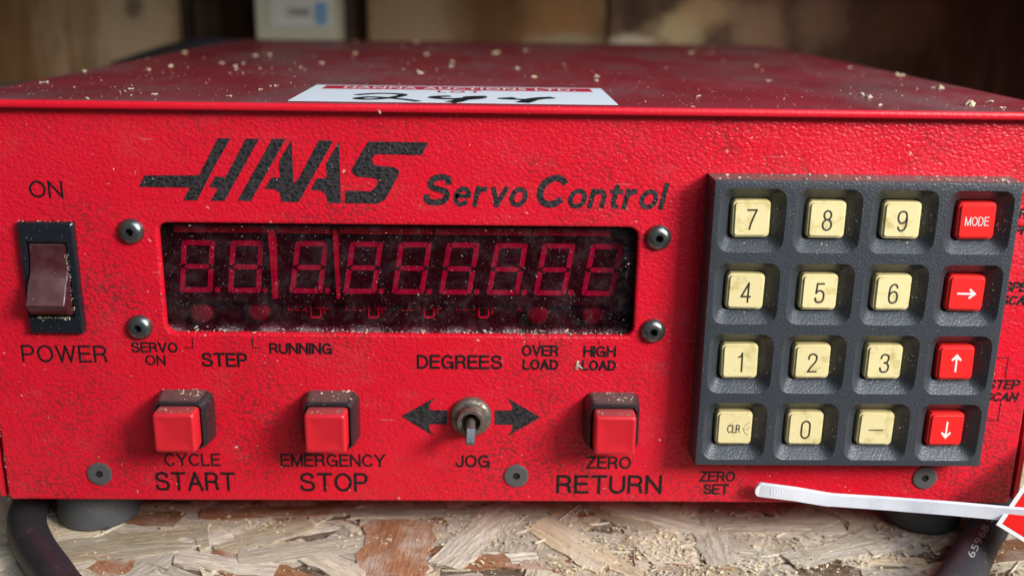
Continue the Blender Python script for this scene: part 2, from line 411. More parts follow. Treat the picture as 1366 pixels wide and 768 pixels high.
def chips(name, spots, mats, label, parent=None, elong=2.2):
    """sawdust: many small irregular flakes, spots = (x,y,z,size, nx,ny,nz)"""
    V = []; F = []; I = []
    for (x, y, z, s, nrm) in spots:
        nrm = Vector(nrm); q = nrm.to_track_quat('Z', 'Y').to_matrix() @ Euler((random.uniform(-.5,.5), random.uniform(-.5,.5), random.uniform(0,6.3))).to_matrix()
        l, w_, t = s*random.uniform(.7, elong), s*random.uniform(.4,.9), s*random.uniform(.15,.5)
        b = len(V)
        for (a, c, d) in ((-.5,-.4,0),(.45,-.5,0),(.5,.35,0),(-.4,.5,0),(-.3,-.3,1),(.38,-.25,1),(.3,.3,1)):
            p = q @ Vector((a*l*random.uniform(.7,1.2), c*w_*random.uniform(.7,1.2), (d-.3)*t)); V.append((x+p.x, y+p.y, z+p.z))
        fs = [(3,2,1,0),(0,1,5,4),(1,2,6,5),(2,3,6),(3,0,4,6),(4,5,6)]
        F += [tuple(b+i for i in f) for f in fs]; I += [random.randrange(len(mats))]*len(fs)
    o = link(name, V, F, mats, parent, None, I); o['kind'] = 'stuff'
    if label: o['label'] = label; o['category'] = 'sawdust'
    return o

# --- plain engraver's lettering drawn as even strokes
def _arc(cx, cz, rx, rz, a0, a1, n=14): return [(cx+rx*math.cos(R(a0+(a1-a0)*k/n)), cz+rz*math.sin(R(a0+(a1-a0)*k/n))) for k in range(n+1)]
def _sp(p, k=5): return [(q.x, q.y) for q in spline([Vector((x, z, 0)) for x, z in p], k)]
_S = [(.64,.76),(.56,.94),(.34,1.0),(.12,.93),(.05,.76),(.13,.60),(.36,.52),(.60,.43),(.68,.26),(.60,.06),(.35,0),(.10,.06),(.02,.26)]
_B2 = lambda w_, z0, z1, xs: [(0,z1),(xs,z1)] + _arc(xs, (z0+z1)/2, w_-xs, (z1-z0)/2, 90, -90, 10)[1:-1] + [(xs,z0),(0,z0)]
GL = {
 'A': (.74, [[(0,0),(.37,1)],[(.37,1),(.74,0)],[(.14,.36),(.60,.36)]]), 'C': (.72, [_arc(.39,.5,.39,.5,40,320,22)]),
 'D': (.68, [[(0,0),(0,1)], [(0,1),(.25,1)]+_arc(.25,.5,.43,.5,90,-90,14)[1:-1]+[(.25,0),(0,0)]]),
 'E': (.58, [[(0,0),(0,1)],[(0,1),(.58,1)],[(0,.53),(.53,.53)],[(0,0),(.58,0)]]),
 'G': (.76, [_arc(.39,.5,.39,.5,42,300,20)+[(.72,.2)], [(.74,0),(.74,.46)], [(.74,.46),(.42,.46)]]),
 'H': (.68, [[(0,0),(0,1)],[(.68,0),(.68,1)],[(0,.53),(.68,.53)]]), 'I': (.0, [[(0,0),(0,1)]]),
 'J': (.46, [[(.46,1),(.46,.24)]+_arc(.23,.24,.23,.24,0,-180,10)[1:]+[(0,.32)]]), 'L': (.52, [[(0,0),(0,1)],[(0,0),(.52,0)]]),
 'M': (.78, [[(0,0),(0,1)],[(0,1),(.39,.02)],[(.39,.02),(.78,1)],[(.78,1),(.78,0)]]), 'N': (.68, [[(0,0),(0,1)],[(0,1),(.68,0)],[(.68,0),(.68,1)]]),
 'O': (.78, [_arc(.39,.5,.39,.5,0,360,28)]), 'P': (.60, [[(0,0),(0,1)], _B2(.60,.46,1,.36)]),
 'R': (.64, [[(0,0),(0,1)], _B2(.60,.49,1,.36), [(.32,.49),(.46,.46),(.56,.36),(.58,.18),(.63,0)]]), 'S': (.68, [_sp(_S)]),
 'T': (.66, [[(0,1),(.66,1)],[(.33,1),(.33,0)]]), 'U': (.66, [[(0,1),(0,.33)]+_arc(.33,.33,.33,.33,180,360,12)[1:]+[(.66,1)]]),
 'V': (.70, [[(0,1),(.35,0)],[(.35,0),(.70,1)]]), 'W': (1.0, [[(0,1),(.25,0)],[(.25,0),(.5,1)],[(.5,1),(.75,0)],[(.75,0),(1,1)]]),
 'Y': (.70, [[(0,1),(.35,.44)],[(.70,1),(.35,.44)],[(.35,.44),(.35,0)]]), 'Z': (.62, [[(.02,1),(.61,1)],[(.61,1),(0,0)],[(0,0),(.62,0)]]),
 'e': (.56, [[(.02,.37),(.55,.37)]+_arc(.28,.35,.28,.35,6,318,20)]), 'r': (.36, [[(0,0),(0,.72)],[(0,.38),(.06,.58),(.18,.69),(.36,.70)]]),
 'v': (.54, [[(0,.7),(.27,0)],[(.27,0),(.54,.7)]]), 'o': (.58, [_arc(.29,.35,.29,.35,0,360,24)]),
 'n': (.50, [[(0,0),(0,.70)],[(0,.42),(.06,.60),(.24,.70),(.42,.64),(.50,.48),(.50,0)]]), 't': (.34, [[(.14,.95),(.14,.16),(.20,.03),(.34,.01)],[(0,.68),(.33,.68)]]), 'l': (.0, [[(0,0),(0,1)]]),
 '0': (.56, [_arc(.28,.72,.28,.28,0,180,10)+_arc(.28,.28,.28,.28,180,360,10)+[(.56,.72)]]), '1': (.26, [[(.26,0),(.26,1)],[(.26,.98),(.18,.84),(0,.78)]]),
 '2': (.56, [_sp([(.01,.70),(.05,.90),(.27,1.0),(.50,.90),(.54,.72),(.45,.52),(.20,.26),(.02,.02)]),[(0,0),(.56,0)]]),
 '3': (.56, [_sp([(.01,.76),(.08,.94),(.28,1.0),(.48,.92),(.52,.76),(.44,.58),(.24,.53)]), _sp([(.24,.53),(.46,.48),(.56,.28),(.48,.07),(.27,0),(.06,.07),(0,.26)])]),
 '4': (.60, [[(.46,0),(.46,1)],[(.46,1),(0,.28)],[(0,.28),(.60,.28)]]),
 '5': (.56, [[(.50,1),(.08,1)],[(.08,1),(.04,.50)],_sp([(.04,.50),(.14,.60),(.30,.63),(.50,.54),(.56,.31),(.48,.07),(.26,0),(.06,.07),(0,.24)])]),
 '6': (.56, [_sp([(.52,.80),(.44,.95),(.28,1.0),(.08,.88),(.01,.60),(.01,.30),(.08,.07),(.28,0),(.48,.07),(.55,.30),(.48,.53),(.29,.61),(.09,.52),(.02,.34)])]),
 '7': (.54, [[(0,1),(.54,1)],[(.54,1),(.34,.60),(.20,.25),(.14,0)]]),
 '8': (.56, [_arc(.28,.77,.23,.23,0,360,18), _arc(.28,.27,.28,.27,0,360,20)]),
 '9': (.56, [_sp([(.04,.20),(.12,.05),(.28,0),(.48,.12),(.55,.40),(.55,.70),(.48,.93),(.28,1.0),(.08,.93),(.01,.70),(.08,.47),(.27,.39),(.47,.48),(.54,.66)])]),
}
def letters(mb, s, x0, x1, z0, z1, wd, y, gap=.26, shear=0.0, mi=0, hmax=1.0, mapf=None):
    """even-stroke word filling the box x0..x1, z0..z1 (mm); wd = stroke width in mm"""
    x0 += wd/2; x1 -= wd/2; z0 += wd/2; z1 -= wd/2; H = (z1-z0)/hmax; st = []; adv = 0
    for ch in s:
        w_, ss = GL[ch]
        st += [[(adv+px+shear*pz, pz) for px, pz in q] for q in ss]; adv += w_+gap
    lo_ = min(p[0] for q in st for p in q); hi_ = max(p[0] for q in st for p in q); kx = (x1-x0)/(hi_-lo_) if hi_-lo_ > .05 else H
    mapf = mapf or (lambda a, b, yy: (a, yy, b))
    for i, q in enumerate(st):
        p = [Vector((x0+(a-lo_)*kx, z0+b*H)) for a, b in q]
        closed = (p[0]-p[-1]).length < .01*H
        if not closed:
            a, b = (p[0]-p[1]).normalized(), (p[-1]-p[-2]).normalized(); e_ = wd*(.5 if len(p) == 2 else .22); p[0] = p[0]+a*e_; p[-1] = p[-1]+b*e_
        L = []; Q = []; n = len(p)
        for j in range(n):
            t0 = (p[j]-p[j-1]) if j or closed else (p[1]-p[0])
            if closed and j == 0: t0 = p[0]-p[-2]
            t1 = (p[j+1]-p[j]) if j < n-1 else (p[1]-p[0] if closed else t0)
            t0 = t0.normalized(); t1 = t1.normalized(); t = (t0+t1).normalized() if (t0+t1).length > .1 else t1
            nn_ = Vector((-t.y, t.x)); k_ = wd/2/max(.6, abs(t.dot(t1))); L.append(p[j]+nn_*k_); Q.append(p[j]-nn_*k_)
        yy = y-.008*(i % 5)
        mb.add([mapf(v.x, v.y, yy) for v in L+Q], [(j, j+1, n+j+1, n+j) for j in range(n-1)], mi)
    return mb

XL, XR, ZB, ZT = -197.4, 81.6, -82.5, 26.2      # front panel edges

# ================================================================== SETTING
shelf = MB().box((-620, -70, -116), (420, 470, -98.6)).build('shelf', M['osb']); tag(shelf, kind='structure')
us = MB().box((-620, 10, 190), (420, 470, 208)).build('added_upper_shelf', M['osb']); tag(us, kind='structure')  # unseen, added overhead to shade the back of the lid and the wall

# strands pressed into the board face
def strand_mesh(L, W, seed):
    rg = random.Random(seed); n = 7; top = []; 
    for i in range(n): top.append((-L/2+L*i/(n-1), W/2*rg.uniform(.82,1.1)*(1 if 0 < i < n-1 else rg.uniform(.85,1.0))))
    bot = [(x+rg.uniform(-1,1), -W/2*rg.uniform(.82,1.1)*(1 if 0 < i < n-1 else rg.uniform(.85,1.0))) for i, (x, _) in enumerate(top)]
    v = []; 
    for (x, y) in top: v.append((x+rg.uniform(-1.5,1.5)*(x in (top[0][0], top[-1][0])), y, rg.uniform(-.10,.10)))
    for i in range(n): v.append((top[i][0], (top[i][1]+bot[i][1])/2, rg.uniform(.05,.28)))
    for (x, y) in bot: v.append((x, y, rg.uniform(-.10,.10)))
    e = []
    for i in range(n-1):
        e += [(i, i+1, n+i+1, n+i), (n+i, n+i+1, 2*n+i+1, 2*n+i)]
    ring = list(range(n)) + [2*n-1] + list(range(3*n-1, 2*n-1, -1)) + [n]
    b = len(v); 
    for k in ring: x, y, z = v[k]; v.append((x*.99, y*.98, -.9))
    for i in range(len(ring)): j = (i+1) % len(ring); e.append((ring[i], b+i, b+j, ring[j]))
    return v, e
strand_mesh_cache = {}
def strand(x, y, z, L, W, ang, mi, seed, tx=0, ty=0):
    key = (L, W, seed, mi)
    if key not in strand_mesh_cache:
        v, f = strand_mesh(L, W, seed); me = bpy.data.meshes.new('wood_strand')
        me.from_pydata([tuple(Vector(q)*S) for q in v], [], f); me.materials.append(M['strand%d' % mi])
        bm = bmesh.new(); bm.from_mesh(me); bmesh.ops.recalc_face_normals(bm, faces=bm.faces); bm.to_mesh(me); bm.free()
        strand_mesh_cache[key] = me
    o = bpy.data.objects.new('wood_strand', strand_mesh_cache[key]); col.objects.link(o); o.parent = shelf
    o.location = Vector((x, y, z))*S; o.rotation_euler = (R(tx), R(ty), R(ang)); return o
sizes = [(30,10),(40,12),(24,7),(34,14),(20,10),(44,8),(26,13),(17,5)]
rg = random.Random(21)
for i in range(285):
    L, W = sizes[rg.randrange(8)]; mi = rg.choices((1,2,3,4), (4,2.6,1.3,4))[0]
    strand(rg.uniform(-225, 118), rg.uniform(-30, 46), -98.0-rg.uniform(0,.55), L, W, rg.gauss(8, 38) if rg.random() < .7 else rg.uniform(0,180), mi, rg.randrange(3), rg.uniform(-3.0,3.0), rg.uniform(-1.0,1.0))
# the ones that can be picked out in the photograph
for (px, py, L, W, a, mi) in ((528,730,30,21,86,3),(185,690,26,9,172,3),(372,683,46,7,4,3),(640,712,40,12,62,4),(400,735,34,9,14,1),(300,752,30,8,168,4),(350,715,28,10,30,2),(250,722,26,8,8,4),(440,752,24,9,140,1),
                              (760,725,30,12,128,2),(950,720,26,11,92,4),(1110,735,30,9,20,4),(1040,700,38,10,2,4),(870,690,34,8,152,4),(1345,735,34,12,10,3),(600,683,60,6,3,4),(170,728,44,14,12,2)):
    p = P(px, py, 2, -98); strand(p.x, p.y, -97.55, L, W, a, mi, 5+mi, rg.uniform(-.5,.5), rg.uniform(-.3,.3))

YW = 440
def board(x0, x1, z0, z1, y, name, label, c1, c2, blobs=(), seed=0, t=12):
    mb = MB(); cx, cz = (x0+x1)/2, (z0+z1)/2
    mb.loops([rr(x1-x0, z1-z0, 1.5, 0, 0, 3, t), rr(x1-x0, z1-z0, 1.5, 0, 0, 3, 1), rr(x1-x0-2, z1-z0-2, 1, 0, 0, 3, 0)], True, True)
    o = mb.build(name, plank(name+'_wood', c1, c2, blobs, seed), None, loc=(cx, y, cz)); 
    tag(o, label, 'board'); return o
board(-408, -268, -98, 190, YW-20, 'wall_board', 'wide stained plywood board at far left, behind the red unit', (0.184, 0.102, 0.043), (0.333, 0.221, 0.125), ((-76, -15, 60, 200, (0.175, 0.081, 0.027), .85),(46, -10, 30, 160, (0.444, 0.339, 0.219), .75),(44,-6,7,10,(0.111, 0.076, 0.055),.8)), 1)
board(-266, -150, -98, 190, YW+14, 'wall_board', 'dark brown board behind the beige box, in the gap', (.045,.028,.018), (.15,.08,.045), ((-30,0,14,120,(.16,.09,.05),.6),), 2)
board(-148, 10, -98, 190, YW, 'wall_board', 'mottled brown and beige plywood board right of the beige box', (0.164, 0.085, 0.035), (0.314, 0.189, 0.097),
      ((-50,-10,34,160,(0.371, 0.264, 0.162),.8),(2,0,26,160,(0.149, 0.066, 0.024),.8),(48,0,26,100,(0.371, 0.183, 0.070),.8),(54,-26,28,8,(0.371, 0.312, 0.205),.85)), 3)
board(12, 420, -98, 190, YW+3, 'wall_board', 'stained board at right, shade put into its dark colour, with pale smears', (0.104, 0.058, 0.038), (0.238, 0.138, 0.087),  # shadow on the right background is put into this board's dark colour
      ((-186,-26,22,7,(0.726, 0.615, 0.465),.9),(-158,-17,22,13,(0.726, 0.569, 0.320),.9),(-140,-4,22,14,(0.726, 0.488, 0.261),.8),(-104,-14,24,22,(0.517, 0.326, 0.204),.8),(-62,-4,22,26,(0.422, 0.268, 0.175),.7),(-10,-8,26,30,(0.382, 0.251, 0.160),.6)), 6)
bk = MB().box((-620, 458, -98), (420, 466, 190)).build('back_wall', plank('back_wall_wood', (.03,.02,.015), (.07,.045,.03), (), 12)); tag(bk, kind='structure')
ledge = MB().box((-408, YW-60, -40), (-330, YW-21, -8)).build('batten', plank('grey_batten_wood', (.16,.15,.14), (.26,.25,.24)))
tag(ledge, 'grey wooden batten low against the far left board', 'batten')
lw = MB().box((-424, -340, -98), (-410, 439, 190)).build('side_board', plank('left_unseen_board_wood', (.06,.04,.025), (.12,.085,.05), (), 8)); tag(lw, 'unseen tall dark board added at far left to block light', 'board')  # out of view, added to cut the light coming from the left
fl = MB().box((-3000, -3000, -860), (3000, 3000, -850)).build('unseen_floor', M['osb'] if False else plastic('unseen_floor_grey', (.16,.155,.15), .8, .2, .1, .2)); tag(fl, kind='structure')  # unseen, added to cut the light coming up from below
sw = MB().box((330, 40, -98), (345, 439, 190)).build('side_board', plank('side_board_wood', (.05,.035,.025), (.10,.07,.05), (), 9))  # out of view, added to make the right background darker
tag(sw, 'unseen dark upright board added at far right to shade the background', 'board')

# socket box on the wall
sb = thing('junction_box', (-188.5, YW, -14), 'small beige plastic box with a printed label on the back wall', 'electrical box')
mb = MB(); mb.loops([rr(51,84,4,-188.5,24,4,YW), rr(51,84,4,-188.5,24,4,YW-34), rr(48,81,3.5,-188.5,24,4,YW-37)], True, True)
mb.build('box_body', plastic('beige_box_plastic', (.46,.455,.35), .5, .02, .4, .1), sb, auto=40)
mb = MB().box((-204, YW-37.6, 30), (-166, YW-37, 62)); mb.build('paper_label', plastic('box_label_paper', (.52,.54,.50), .6, 0, 1, 0), sb)
mb = MB(); text_into(mb, 'ON', -193, -185, 36, 41, YW-37.9, thick=.1, weight=.02); text_into(mb, 'NO', -184, -179, 36, 41, YW-37.9, thick=.1, weight=.02)
mb.build('label_print', plastic('box_label_dark_print', (.10,.04,.05), .6, 0, 1, 0), sb)
MB().loops([rr(8,14,3.5,-172,38,4,YW-37.6), rr(8,14,3.5,-172,38,4,YW-37.9)], False, True).build('blue_mark', plastic('box_blue_print', (.16,.30,.46), .6, 0, 1, 0), sb)
# dark loose cable in the gap
o = tube(spline([(-300,396,2),(-262,392,14),(-238,390,18),(-214,392,14),(-180,396,0),(-140,398,-20)]), 5.5, 12).build('loose_cable', M['cable'], smooth=True)
tag(o, 'dark cable lying in the gap left of the beige box', 'cable')

# ================================================================== THE UNIT
U = thing('servo_control_unit', (-58, 150, -98), 'red metal servo control box with display, keypad, push buttons and a power rocker', 'control unit')

# --- front panel, with window cut out
WX0, WX1, WZ0, WZ1 = -150.3, -26.9, -33.6, -3.9
def plate_with_hole(outer, hole, y0, y1, bev=.35):
    """outer/hole: functions(off, y) -> loop ; front at y0, back at y1"""
    bm = bmesh.new()
    def ring(pts): return [bm.verts.new(p*S) for p in pts]
    o0, h0 = ring(outer(bev, y0)), ring(hole(bev, y0))
    es = [bm.edges.new((l[i], l[(i+1) % len(l)])) for l in (o0, h0) for i in range(len(l))]
    bmesh.ops.triangle_fill(bm, use_beauty=True, edges=es)
    for first, fn in ((o0, outer), (h0, hole)):
        prev = first
        for off, y in ((bev*.3, y0+bev*.3), (0, y0+bev), (0, y1)):
            cur = ring(fn(off, y)); n = len(cur)
            for i in range(n): bm.faces.new((prev[i], prev[(i+1) % n], cur[(i+1) % n], cur[i]))
            prev = cur
    bmesh.ops.recalc_face_normals(bm, faces=bm.faces)
    return bm
def outer_panel(off, y): return rr(XR-XL-2*off, ZT-ZB-2*off, 1.2, (XL+XR)/2, (ZT+ZB)/2, 4, y)
def hole_panel(off, y): return rr(WX1-WX0+2*off, WZ1-WZ0+2*off, 2.6+off, (WX0+WX1)/2, (WZ0+WZ1)/2, 6, y)
bm = plate_with_hole(outer_panel, hole_panel, 0, 2.0, .65)
me = bpy.data.meshes.new('front_panel'); po = origin(U)*S
for v in bm.verts: v.co -= po
bm.to_mesh(me); bm.free(); me.materials.append(M['paint'])
fp = bpy.data.objects.new('front_panel', me); col.objects.link(fp); fp.parent = U

# --- lid: wraps over the top and down both sides, with a rolled front lip
mb = MB(); XA, XB, ZL, YB = -200.0, 84.6, 27.1, 302
def arch(y, o=0):
    p = [(XA+o, ZB+.5)]
    for k in range(6): a = R(180-90*k/5); p.append((XA+2.5+(2.5-o)*math.cos(a), ZL-2.5+(2.5-o)*math.sin(a)))
    for k in range(6): a = R(90-90*k/5); p.append((XB-2.5+(2.5-o)*math.cos(a), ZL-2.5+(2.5-o)*math.sin(a)))
    p.append((XB-o, ZB+.5)); return [(x, y, z) for x, z in p]
A, B_, C_, D_ = arch(1.2), arch(YB), arch(YB, 1.4), arch(1.2, 1.4)
n = len(A)
mb.add(A+B_+C_+D_, [(i, i+1, n+i+1, n+i) for i in range(n-1)] + [(2*n+i, 2*n+i+1, 3*n+i+1, 3*n+i) for i in range(n-1)] + [(3*n+i, 3*n+i+1, i+1, i) for i in range(n-1)] + [(n+i, n+i+1, 2*n+i+1, 2*n+i) for i in range(n-1)] + [(0, n, 2*n, 3*n), (n-1, 2*n-1, 3*n-1, 4*n-1)])
mb.build('lid', M['lid'], U, auto=50)
mb = MB(); prof = [(1.2, ZL-.001)]
for k in range(7): a = R(90+90*k/6); prof.append((-2.1+1.0*math.cos(a), ZL-1.0+1.0*math.sin(a)))
prof += [(-3.1, 25.4), (-2.8, 25.1), (-2.2, 25.1), (-1.9, 25.4), (-1.9, ZL-1.5), (-1.3, ZL-1.2), (1.2, ZL-1.2)]
ls = [[(x, y, z) for y, z in prof] for x in (XA+.4, XA+1.5, XB-1.5, XB-.4)]
mb.loops(ls, True, True); mb.build('lid_lip', M['lid'], U, auto=45)
MB().box((XA+2, 2.4, ZB-.2), (XB-2, YB-1, ZB+1.2)).build('chassis_floor', M['lid'], U)
MB().box((XA+2, YB-2.6, ZB+1.4), (XB-2, YB-1.2, ZL-2)).build('rear_panel', M['lid'], U)

# --- feet
for (x, y) in ((-181, 20), (66, 20), (-181, 280), (66, 280)):
    mb = MB(); ls = []
    for (r_, z) in ((11.3, ZB-.2), (11.3, -84.2), (11.6, -88), (11.6, -96), (11.0, -97.4), (10.0, -98.0)):
        ls.append([(x+r_*math.cos(2*math.pi*k/36), y+r_*math.sin(2*math.pi*k/36), z) for k in range(36)])
    mb.loops(ls, True, True).build('rubber_foot', M['rubber'], U, auto=50)

# --- display
D = link('display', [], [], M['module'], U); bpy.data.objects.remove(D)
mb = MB().box((WX0-4, 11.5, WZ0-4), (WX1+4, 12.5, WZ1+4))
mb.box((WX0-5.5, 3.8, WZ0-5), (WX0-4.2, 11.4, WZ1+5)).box((WX1+4.2, 3.8, WZ0-5), (WX1+5.5, 11.4, WZ1+5)).box((WX0-4, 3.8, WZ1+4.1), (WX1+4, 11.4, WZ1+5)).box((WX0-4, 3.8, WZ0-5), (WX1+4, 11.4, WZ0-4.1))
D = mb.build('display', M['dark'], U)
MB().loops([rr(WX1-WX0+6, WZ1-WZ0+6, 1.5, (WX0+WX1)/2, (WZ0+WZ1)/2, 4, 3.6), rr(WX1-WX0+6, WZ1-WZ0+6, 1.5, (WX0+WX1)/2, (WZ0+WZ1)/2, 4, 2.1)], True, True).build('display_window', M['pane'], U)
YD = 7.0
def seg_digit(cx, bot, w, h, dot=True, sl=.115):
    """slanted unlit seven-segment digit, block + raised segments"""
    mb = MB(); t = 1.35; g = .16
    def q(pts, mi=1): mb.poly([(cx+x+sl*(z-h/2), bot+z) for x, z in pts], YD-.12, YD, mi)
    m_ = h/2; W = w/2
    q([(-W+t*.55+g, h), (W-t*.55-g, h), (W-t-g, h-t), (-W+t+g, h-t)])
    q([(-W+t+g, t), (W-t-g, t), (W-t*.55-g, 0), (-W+t*.55+g, 0)])
    q([(-W+t*.6+g, m_), (-W+t*1.3, m_+t*.48), (W-t*1.3, m_+t*.48), (W-t*.6-g, m_), (W-t*1.3, m_-t*.48), (-W+t*1.3, m_-t*.48)])
    for s_ in (-1, 1):
        q([(s_*W, m_+t*.25), (s_*W, h-.5), (s_*(W-t*.45), h), (s_*(W-t), h-t-g), (s_*(W-t), m_+t*.62)][::s_])
        q([(s_*W, m_-t*.25), (s_*W, .5), (s_*(W-t*.45), 0), (s_*(W-t), t+g), (s_*(W-t), m_-t*.62)][::s_])
    if dot:
        c = [(W+1.35+.8*math.cos(a*math.pi/6)-.0, .75+.8*math.sin(a*math.pi/6)) for a in range(12)]; q(c)
    return mb
cent = [263.3, 328.0, 412.3, 484.5, 549.3, 612.7, 676.5, 739.5, 803.5]
Zt, Zb = P(548, 323, 1, YD).z, P(548, 392, 1, YD).z
MBX = MB().box((WX0-3, YD+.02, -27.2), (WX1+1, 11.4, Zt+2.2)); MBX.build('digit_block', M['module'], D)
for k, c in enumerate(cent):
    x = P(c, 356, 1, YD).x
    d = seg_digit(x, Zb, 8.7, Zt-Zb, k != 8, .115 if k < 2 else .16).build('digit', [M['module'], M['seg']], D)
for (px, py) in ((267,418),(344,416),(717,420),(790,421)):
    p = P(px, py, 1, 9.0); mb = MB(); ls = []
    for r_, y in ((3.0, 11.4), (3.0, 9.6), (2.6, 9.2), (1.4, 9.0)): ls.append([(p.x+r_*math.cos(a*math.pi/12), y, p.z+r_*math.sin(a*math.pi/12)) for a in range(24)])
    mb.loops(ls, False, True).build('indicator_light', M['led'], D, smooth=True)
mb = MB()
for (px, wd) in ((361.5, 1.7), (446.5, 1.1)):
    p, q_ = P(px, 306, 1, 4.6), P(px+3, 400, 1, 4.6)
    mb = MB(); mb.add([(p.x-wd/2,4.4,p.z),(p.x+wd/2,4.4,p.z),(q_.x+wd/2.6,5.6,q_.z),(q_.x-wd/5,5.6,q_.z),(p.x-wd/2,YD,p.z),(p.x+wd/2,YD,p.z),(q_.x+wd/2,YD,q_.z),(q_.x-wd/2,YD,q_.z)],
        [(0,1,2,3),(0,3,7,4),(1,5,6,2),(0,4,5,1),(3,2,6,7)])
    mb.build('red_divider', M['rib'], D)
za, zb_ = P(500, 302, 1, 4.5).z, P(500, 312, 1, 4.5).z
for (a, b) in ((232, 356), (368, 440), (452, 577), (580, 709), (712, 815)):
    MB().box((P(a,305,1,4.5).x, 4.4, zb_), (P(b,305,1,4.5).x, YD, za)).build('top_strip', M['ledge'], D)
for (px, s_) in ((384,'LE2'),(461,'LE3'),(535,'LE4'),(608,'LE5'),(690,'LI')):
    a, b = P(px, 405, 1, 11.35), P(px+27, 414, 1, 11.35)
    mb = MB(); text_into(mb, s_, a.x, b.x, b.z, a.z, 11.3, weight=-.01)
    if s_ != 'LI':
        for (u0, v0, u1, v1) in ((30,401,32,424),(30,422,45,424),(43,404,45,424),(38,401,40,412),(38,410,55,412),(48,405,49.5,418)):
            e, f_ = P(px+u0, v0, 1, 11.35), P(px+u1, v1, 1, 11.35); mb.box((e.x, 11.25, f_.z), (f_.x, 11.4, e.z))
    mb.build('circuit_mark', M['silk'], D)

# --- screws
def screw(x, z, r_, dome, h, mat_, name):
    mb = MB(); n = 28; ls = []
    for (rr_, y) in ((r_, 0.05), (r_, -h*.25), (r_*.93, -h*.5), (r_*.78, -h*.78), (r_*.58, -h*.95), (r_*.44, -h), (r_*.36, -h), ):
        if not dome: y = {0: .05}.get(0) if rr_ == r_ and y > 0 else (-h*.8 if rr_ == r_ else -h)
        ls.append([(x+rr_*math.cos(2*math.pi*k/n), y, z+rr_*math.sin(2*math.pi*k/n)) for k in range(n)])
    mb.loops(ls, False, False)
    hx = []
    for y in (-h, -h*.1):
        l = []
        for k in range(n):
            a = 2*math.pi*k/n; rad = r_*.33*math.cos(math.pi/6)/math.cos(((a+x*7.3+math.pi/6) % (math.pi/3))-math.pi/6)
            l.append((x+rad*math.cos(a), y, z+rad*math.sin(a)))
        hx.append(l)
    mb.loops([ls[-1], hx[0]], False, False); mb.loops(hx, False, True, 1)
    return mb.build(name, [mat_, M['socket']], U, auto=35, weld=True)
for (x, z) in ((-156.9,-6.1),(-157.0,-31.9),(-21.7,-6.4),(-21.8,-31.8)): screw(x, z, 3.35, True, 2.0, M['screw'], 'button_head_screw')
for x in (-171.7, -57.4, 56.6): screw(x, -74.4, 3.35, False, .5, M['bolt'], 'flat_screw')

# --- power switch
x0, x1, zt, zb = -185.1, -171.0, -3.7, -33.4
mb = MB(); cx, cz = (x0+x1)/2, (zt+zb)/2; ow, oh = x1-x0, zt-zb; ihx0, ihx1, iht, ihb = -183.3, -172.9, -8.9, -28.6
icx, icz, iw, ih = (ihx0+ihx1)/2, (iht+ihb)/2, ihx1-ihx0, iht-ihb
mb.loops([rr(ow, oh, .5, cx, cz, 3, 0), rr(ow, oh, .5, cx, cz, 3, -1.5), rr(ow-.9, oh-.9, .4, cx, cz, 3, -2.0), rr(iw+.3, ih+.3, .5, icx, icz, 3, -2.0), rr(iw, ih, .4, icx, icz, 3, -1.7), rr(iw, ih, .4, icx, icz, 3, 2.5)], False, True)
PS = mb.build('power_switch', M['black'], U, auto=35)
prof = [(2.0, iht-.3), (-.9, iht-.4), (-1.3, -9.8), (-1.5, -13.0), (-2.2, -16.0), (-2.9, -17.6), (-3.2, -18.2), (-4.4, -19.6), (-6.2, -23.2), (-6.9, -24.2), (-6.7, -24.8), (-4.6, -27.2), (-2.8, -27.9), (2.0, -28.2)]
mb = MB(); ls = [[(x, y, z) for y, z in prof] for x in (ihx0+.35, ihx0+.6, ihx1-.6, ihx1-.35)]
for k in (0, 3): ls[k] = [(x, y+.25, z+(-.1 if z > -18 else .1)) for x, y, z in ls[k]]
mb.loops(ls, True, True); mb.build('rocker', M['rocker'], PS, auto=28)

# --- push buttons
def push_button(x):
    z = -57.1; mb = MB()
    b = [rr(15.4, 15.2, 2.8, x, z, 5, .05), rr(15.2, 15.0, 2.8, x, z, 5, -1.0), rr(14.2, 14.0, 2.6, x, z, 5, -5.2), rr(13.0, 13.0, 1.9, x, z, 5, -6.7), rr(12.6, 12.6, 1.6, x, z, 5, -6.95),
         rr(12.0, 12.0, 1.3, x, z, 5, -6.95), rr(11.6, 11.6, 1.1, x, z, 5, -6.5), rr(11.6, 11.6, 1.1, x, z, 5, -2)]
    h = mb.loops(b, False, True).build('push_button', M['housing'], U, auto=48)
    mb = MB(); mb.loops([rr(10.9,10.9,.9,x,z,5,-2.1), rr(10.9,10.9,.9,x,z,5,-10.6), rr(10.5,10.5,.8,x,z,5,-11.3), rr(9.7,9.7,.7,x,z,5,-11.65), rr(8.6,8.6,.6,x,z,5,-11.55), rr(5,5,.5,x,z,5,-11.3)], False, True)
    mb.build('button_cap', M['cap'], h, smooth=True); return h
for x in (-146.7, -107.7, -32.0): push_button(x)

